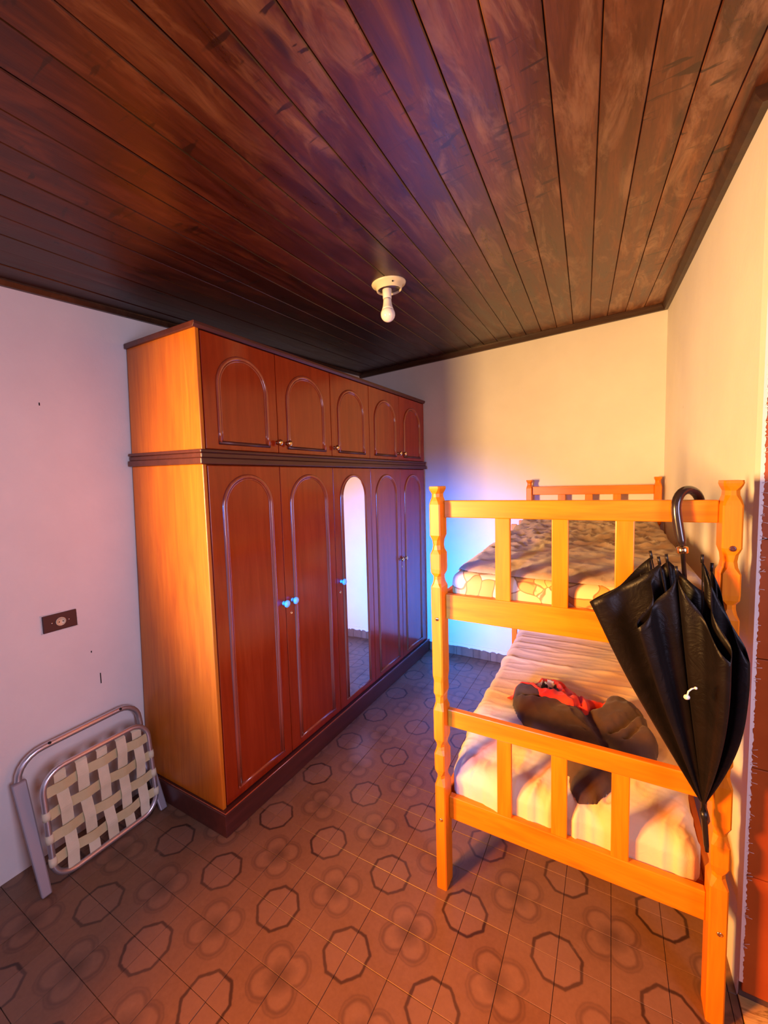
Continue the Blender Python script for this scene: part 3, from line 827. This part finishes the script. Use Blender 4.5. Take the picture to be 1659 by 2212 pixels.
def sh_z(x, y):
    inn = 0
    # rides over the sweater where they overlap
    d = 9; c = False; n = len(SW)
    for i in range(n):
        (xa, ya), (xb, yb) = SW[i], SW[(i+1) % n]; d = min(d, seg_d(x, y, SW[i], SW[(i+1) % n]))
        if (ya > y) != (yb > y) and x < (xb-xa)*(y-ya)/(yb-ya)+xa: c = not c
    e = 0
    if c: ee = min(1, d/.035); e = math.sqrt(max(0, 1-(1-ee)**2)); return ztop_low(x, y)+sw_h(x, y, e)+.001
    return ztop_low(x, y)+.001
def sh_h(x, y, e):
    core = math.exp(-(seg_d(x, y, (-.27, 1.93), (-.13, 1.87))/.085)**2)
    r1 = ridge(noise.noise(V((x*22+y*10, y*9-x*6, 2))))**2
    h_ = e*(.006+.028*core+.014*r1*core)
    for a, b, r, k in (((-.275, 1.89), (-.225, 1.95), .026, .016), ((-.19, 1.99), (-.15, 1.84), .010, .018), ((-.13, 1.95), (-.10, 1.83), .009, .016)):
        h_ -= k*math.exp(-(seg_d(x, y, a, b)/r)**2)*e
    for a, b, r, k in (((-.30, 1.985), (-.20, 2.015), .020, .020), ((-.205, 1.98), (-.165, 1.87), .013, .022), ((-.105, 1.90), (-.08, 1.82), .013, .016), ((-.06, 1.89), (-.02, 1.915), .014, .012)):
        h_ += k*math.exp(-(seg_d(x, y, a, b)/r)**2)*e
    return max(.002, h_)
shirt = cloth_from_outline('shirt', M_RED, SH, sh_z, sh_h, .006, .016)
tag(shirt, 'bright red shirt with a black and white print, on top of the brown sweater', 'shirt')
# its print, a thin raised layer following the cloth
def print_patch(name, outline, mat, off):
    xs = [p[0] for p in outline]; ys = [p[1] for p in outline]; st = .004; m = MB(); m.sm = True; idx = {}; vs = []; fs = []
    def inside(x, y):
        c = False; n = len(outline)
        for i in range(n):
            (xa, ya), (xb, yb) = outline[i], outline[(i+1) % n]
            if (ya > y) != (yb > y) and x < (xb-xa)*(y-ya)/(yb-ya)+xa: c = not c
        return c
    nx_, ny_ = int((max(xs)-min(xs))/st)+1, int((max(ys)-min(ys))/st)+1
    for i in range(nx_):
        for j in range(ny_):
            if inside(min(xs)+(i+.5)*st, min(ys)+(j+.5)*st):
                f = []
                for a, b in ((i, j), (i+1, j), (i+1, j+1), (i, j+1)):
                    if (a, b) not in idx:
                        x, y = min(xs)+a*st, min(ys)+b*st; idx[a, b] = len(vs); vs.append((x, y, sh_z(x, y)+sh_h(x, y, 1)+.0035+off))
                    f.append(idx[a, b])
                fs.append(tuple(f))
    m.add(vs, fs); return m.build(name, mat, shirt, solid=.001)
print_patch('print', [(-.285, 1.885), (-.272, 1.955), (-.245, 1.985), (-.215, 1.97), (-.195, 1.90), (-.21, 1.865), (-.25, 1.87)], M_PRINTK, 0)
print_patch('print', [(-.262, 1.955), (-.252, 1.990), (-.228, 1.995), (-.222, 1.972), (-.234, 1.950), (-.240, 1.925), (-.248, 1.945)], M_PRINTW, .0012)
print_patch('print', [(-.292, 1.905), (-.286, 1.940), (-.274, 1.968), (-.270, 1.945), (-.274, 1.922), (-.268, 1.900), (-.280, 1.915)], M_PRINTW, .0012)
print_patch('print', [(-.256, 1.915), (-.250, 1.93), (-.238, 1.918), (-.246, 1.905)], M_PRINTW, .0012)

# ------------------------------------------------------------------ umbrella hung on the top rail
um = empty('umbrella', (.19, 1.30, .56))
tag(um, 'black umbrella hanging by its curved handle from the top rail of the bunk bed', 'umbrella')
S0, S1 = V((.170, 1.335, 1.345)), V((.232, 1.278, .560))       # shaft top, tip
def on_shaft(t): return S0.lerp(S1, t)
# J handle: straight grip in front of the rail, bent back over it
pts = [S0, V((.163, 1.337, 1.385)), V((.157, 1.337, 1.425)), V((.153, 1.338, 1.455)), V((.157, 1.343, 1.480)), V((.166, 1.354, 1.496)), V((.180, 1.370, 1.503)),
       V((.196, 1.386, 1.500)), V((.209, 1.400, 1.489)), V((.217, 1.409, 1.470)), V((.220, 1.412, 1.450))]
m = MB(); m.tube(pts, [.0125]*9+[.0122, .010], 16); m.build('handle', M_HANDLE, um, subsurf=1)
m = MB(); dirn = (S1-S0).normalized(); m.lathe([(.0115, -.004), (.0135, -.002), (.0135, .012), (.0115, .014)], S0, dirn, 20); o = m.build('collar', M_BRASS, um); o['label'] = 'brass collar'
m = MB(); m.tube([S0+dirn*.01, on_shaft(.97)], .0055, 10); m.build('shaft', M_BLACKMETAL, um)
m = MB(); m.lathe([(.009, 0), (.009, .02), (.0075, .022), (.006, .09), (.0045, .107), (.001, .108)], on_shaft(.885), dirn, 14); m.build('tip', M_BLACKMETAL, um)
APEX = on_shaft(.87)
# rim control points, alternately a rib end (near the shaft) and the loose fold of cloth between two ribs
RIM = [  # x, y, z ; a rib end is followed by a fold
    ('r', (.098, 1.300, 1.322)), ('f', (-.053, 1.262, 1.190)), ('r', (.114, 1.272, 1.312)), ('f', (.062, 1.190, 1.155)), ('r', (.150, 1.258, 1.292)),
    ('f', (.245, 1.165, 1.110)), ('r', (.205, 1.280, 1.322)), ('f', (.292, 1.235, 1.090)), ('r', (.228, 1.300, 1.298)), ('f', (.250, 1.308, 1.21)), ('r', (.135, 1.316, 1.312)), ('f', (.070, 1.310, 1.27))]
rim = []
NR = len(RIM); SUB = 18
for i in range(NR):
    ka, a = RIM[i]; kb, b = RIM[(i+1) % NR]; a, b = V(a), V(b)
    for k in range(SUB):
        t = k/SUB; p = a.lerp(b, t)
        # catenary-like scallop of the hem
        bow = math.sin(math.pi*t)*.012
        p.z -= bow if ka == 'r' else bow*.6
        nrm = (b-a).cross(V((0, 0, 1))).normalized()
        p += nrm*(.008*math.sin(3*math.pi*t)+.004*noise.noise(V((i*1.3, t*4, 0))))
        rim.append(p)
rings = []
NT_ = 34
for j in range(NT_+1):
    t = j/NT_; ring = []
    for i, p in enumerate(rim):
        q = APEX.lerp(p, t)
        bulge = math.sin(math.pi*t)
        cdir = (p-on_shaft(.15)); cdir.z = 0; L = cdir.length; cdir = cdir.normalized()
        fold = noise.noise(V((i*.09, t*2.6, 1.0)))
        q += cdir*((.008+.022*max(0, (p.x-.15)/.14))*bulge*min(1, L/.06)+.006*fold*t)
        ring.append(q)
    rings.append(ring)
m = MB(); m.sm = True; m.loft(rings, cap=False); m.sm = False
m.build('canopy', M_UMB, um, solid=.0012)
for k, p in RIM:
    if k == 'r':
        p = V(p); r0 = on_shaft(.80); m = MB()
        d = (p-r0).normalized(); m.tube([r0, p+d*.004], .0017, 6); m.tube([p-d*.004, p+d*.018], .0038, 8)
        m.build('rib', M_BLACKMETAL, um)
# closing strap with its white snap
m = MB()
sp0 = V((.128, 1.158, 1.030)); pp = [V((.175, 1.142, 1.045)), V((.170, 1.140, 1.043)), V((.164, 1.139, 1.036)), V((.162, 1.138, 1.026))]
m.tube(pp, .0018, 6); m.lathe([(.006, 0), (.0065, .002), (.003, .005), (.0005, .006)], (.161, 1.139, 1.022), (0, -1, .1), 12); m.lathe([(.0035, 0), (.003, .003), (.0005, .004)], (.178, 1.143, 1.046), (0, -1, 0), 10)
o = m.build('snap', M_WHITEPL, um); o['label'] = 'small white snap'

# ------------------------------------------------------------------ folding bed of aluminium tube with woven straps
fc = empty('folding_cot', (-1.95, .84, 0))
tag(fc, 'folded aluminium lounger with woven cream straps, leaning on the left wall beside the wardrobe', 'lounger')
def rrect(y0, y1, z0, z1, r, xf, seg=7):
    pts = []
    for cyy, cz, a0 in ((y1-r, z0+r, -90), (y1-r, z1-r, 0), (y0+r, z1-r, 90), (y0+r, z0+r, 180)):
        for k in range(seg+1):
            a = math.radians(a0+90*k/seg); y, z = cyy+r*math.cos(a), cz+r*math.sin(a); pts.append((xf(z), y, z))
    return pts
xfr = lambda z: -1.888-.11*z
m = MB(); m.tube(rrect(.628, 1.040, .014, .436, .075, xfr), .0115, 12, closed=True); m.build('seat_frame', M_ALU, fc)
# outer frame behind
yo0, yo1 = .592, 1.066
pts = [(-2.035, yo0, .30), (-2.038, yo0, .38)]
for k in range(7): a = math.radians(180-90*k/6); pts.append((-2.045, yo0+.09+.09*math.cos(a), .40+.09*math.sin(a)))
for k in range(7): a = math.radians(90-90*k/6); pts.append((-2.045, yo1-.09+.09*math.cos(a), .405+.09*math.sin(a)))
pts += [(-2.038, yo1, .38), (-2.035, yo1, .22)]
m = MB(); m.tube(pts, .0125, 12); m.build('back_frame', M_ALU, fc)
for y in (.70, .98):
    m = MB(); m.lathe([(.006, 0), (.0065, .003), (.001, .0045)], (-2.035, y, .4985), (.5, 0, .8), 10); m.build('rivet', M_BLACKMETAL, fc)
for y, top, nm in ((yo0-.002, .40, 'leg'), (yo1-.012, .33, 'leg')):
    m = MB(); rings = []
    for t in [i/8 for i in range(9)]:
        z = top*(1-t)+.003; x = -2.035+.165*t; w_ = .009; th = .024*(1-.3*t)
        rings.append([(x-w_, y-th, z), (x+w_, y-th, z), (x+w_, y+th, z), (x-w_, y+th, z)])
    m.loft(rings); m.build(nm, M_LEG, fc, bevel=.005)
# woven straps
HZ = [.365, .275, .185, .095]; VY = [.690, .765, .840, .915, .985]; SWD = .0205
for k, y in enumerate(VY):
    m = MB(); rings = []
    n = 44
    for i in range(n+1):
        z = .020+(.425-.020)*i/n
        off = 0
        for q, hz in enumerate(HZ): off += (1 if (q+k) % 2 else -1)*.0065*math.exp(-((z-hz)/.026)**2)
        if i in (0, n): off = -.012
        x = xfr(z)+.006+off; yy = y+.004*math.sin(z*11+k)
        rings.append([(x, yy-SWD, z), (x, yy+SWD, z), (x-.0016, yy+SWD, z), (x-.0016, yy-SWD, z)])
    m.loft(rings); m.build('strap', M_WEB, fc)
for q, z in enumerate(HZ):
    m = MB(); rings = []; n = 44
    for i in range(n+1):
        y = .622+(1.046-.622)*i/n; off = 0
        for k, vy in enumerate(VY): off += (-1 if (q+k) % 2 else 1)*.0065*math.exp(-((y-vy)/.026)**2)
        zz = z+.003*math.sin(y*17+q)
        rings.append([(xfr(zz-SWD)+.006+off, y, zz-SWD), (xfr(zz+SWD)+.006+off, y, zz+SWD), (xfr(zz+SWD)+.0044+off, y, zz+SWD), (xfr(zz-SWD)+.0044+off, y, zz-SWD)])
    m.loft(rings); m.build('strap', M_WEB2, fc)
# straps wrapped round the tube
for z in (HZ[1], HZ[2], HZ[3]):
    for y in (.628, 1.040):
        m = MB(); m.lathe([(.0135, -SWD*.8), (.0142, 0), (.0135, SWD*.8)], (xfr(z), y, z), (-.11, 0, 1), 12); m.build('strap', M_WEB, fc)

# ------------------------------------------------------------------ wall socket
so = empty('wall_socket', (XL, .792, .985))
tag(so, 'dark brown socket plate with a round cream outlet on the left wall', 'socket')
m = MB(); m.box(XL+.0005, XL+.009, .730, .855, .948, 1.022); m.build('plate', M_SOCK, so, bevel=.003)
m = MB(); m.lathe([(.0185, 0), (.0185, .004), (.0165, .0055), (.0165, .005), (.001, .005)], (XL+.009, .793, .985), (1, 0, 0), 28); oo = m.build('outlet', M_CREAMPL, so); oo['label'] = 'round cream outlet'
for y in (.786, .800):
    m = MB(); m.lathe([(.0024, 0), (.0024, .0008), (.0005, .001)], (XL+.0142, y, .985), (1, 0, 0), 10); m.build('pin_hole', M_HOLE, oo)
for y in (.762, .824):
    m = MB(); m.lathe([(.003, 0), (.003, .001), (.001, .0015)], (XL+.009, y, .985), (1, 0, 0), 10); m.build('screw', M_STEEL, so)
# chipped plaster around it
m = MB(); rr = random.Random(5)
for (ya, za, yb, zb) in ((.727, .945, .860, .945), (.727, 1.025, .800, 1.026), (.727, .945, .727, 1.025), (.858, .945, .858, 1.0)):
    n = 7; pts = [(XL+.001, ya+(yb-ya)*i/n+rr.uniform(-.001, .001), za+(zb-za)*i/n+rr.uniform(-.002, .002)) for i in range(n+1)]
    m.tube(pts, [rr.uniform(.0008, .0028) for _ in pts], 6)
m.build('plaster_edge', M_WALL, so)

# ------------------------------------------------------------------ ceiling lamp holder and bulb (off)
LPX, LPY = -.945, 1.784; LZ = ceil_z(LPX, LPY)
lh = empty('lamp_holder', (LPX, LPY, LZ))
tag(lh, 'round cream ceiling lamp holder screwed to the dark ceiling boards', 'lamp holder')
axn = V((.03845, .07395, -1)).normalized()
m = MB(); m.lathe([(.081, 0), (.083, .004), (.080, .010), (.064, .016), (.061, .034), (.058, .036), (.055, .034), (.055, .020), (.02, .018)], (LPX, LPY, LZ+.002), axn, 40); m.build('canopy', M_CREAMPL, lh)
m = MB(); m.lathe([(.054, 0), (.054, .003), (.02, .004)], V((LPX, LPY, LZ))+axn*.022, axn, 28); m.build('cover', M_SOCK, lh)
m = MB(); m.lathe([(.004, 0), (.004, .002), (.001, .003)], V((LPX, LPY, LZ))+V((.045, -.045, -.018)), V((.5, -.5, -.3)), 8); m.build('screw', M_HOLE, lh)
bax = V((.10, -.16, -.98)).normalized(); bs = V((LPX-.012, LPY, LZ))+axn*.022
m = MB(); m.lathe([(.021, 0), (.0225, .004), (.0205, .052), (.019, .054)], bs, bax, 24); m.build('socket', M_WHITEPL, lh)
bulb = empty('light_bulb', bs+bax*.055)
tag(bulb, 'unlit white bulb hanging from the cream ceiling lamp holder', 'bulb')
m = MB(); m.lathe([(.0195, 0), (.0195, .010), (.022, .030), (.0265, .048), (.0305, .060)], bs+bax*.056, bax, 28); m.build('collar', M_WHITEPL, bulb)
m = MB(); prof = [(.0305, .060)]
for k in range(1, 13):
    a = math.radians(-28+118*k/12); prof.append((.0345*math.cos(a), .0765+.0345*math.sin(a)))
m.lathe(prof, bs+bax*.056, bax, 28); m.build('globe', M_BULB, bulb)
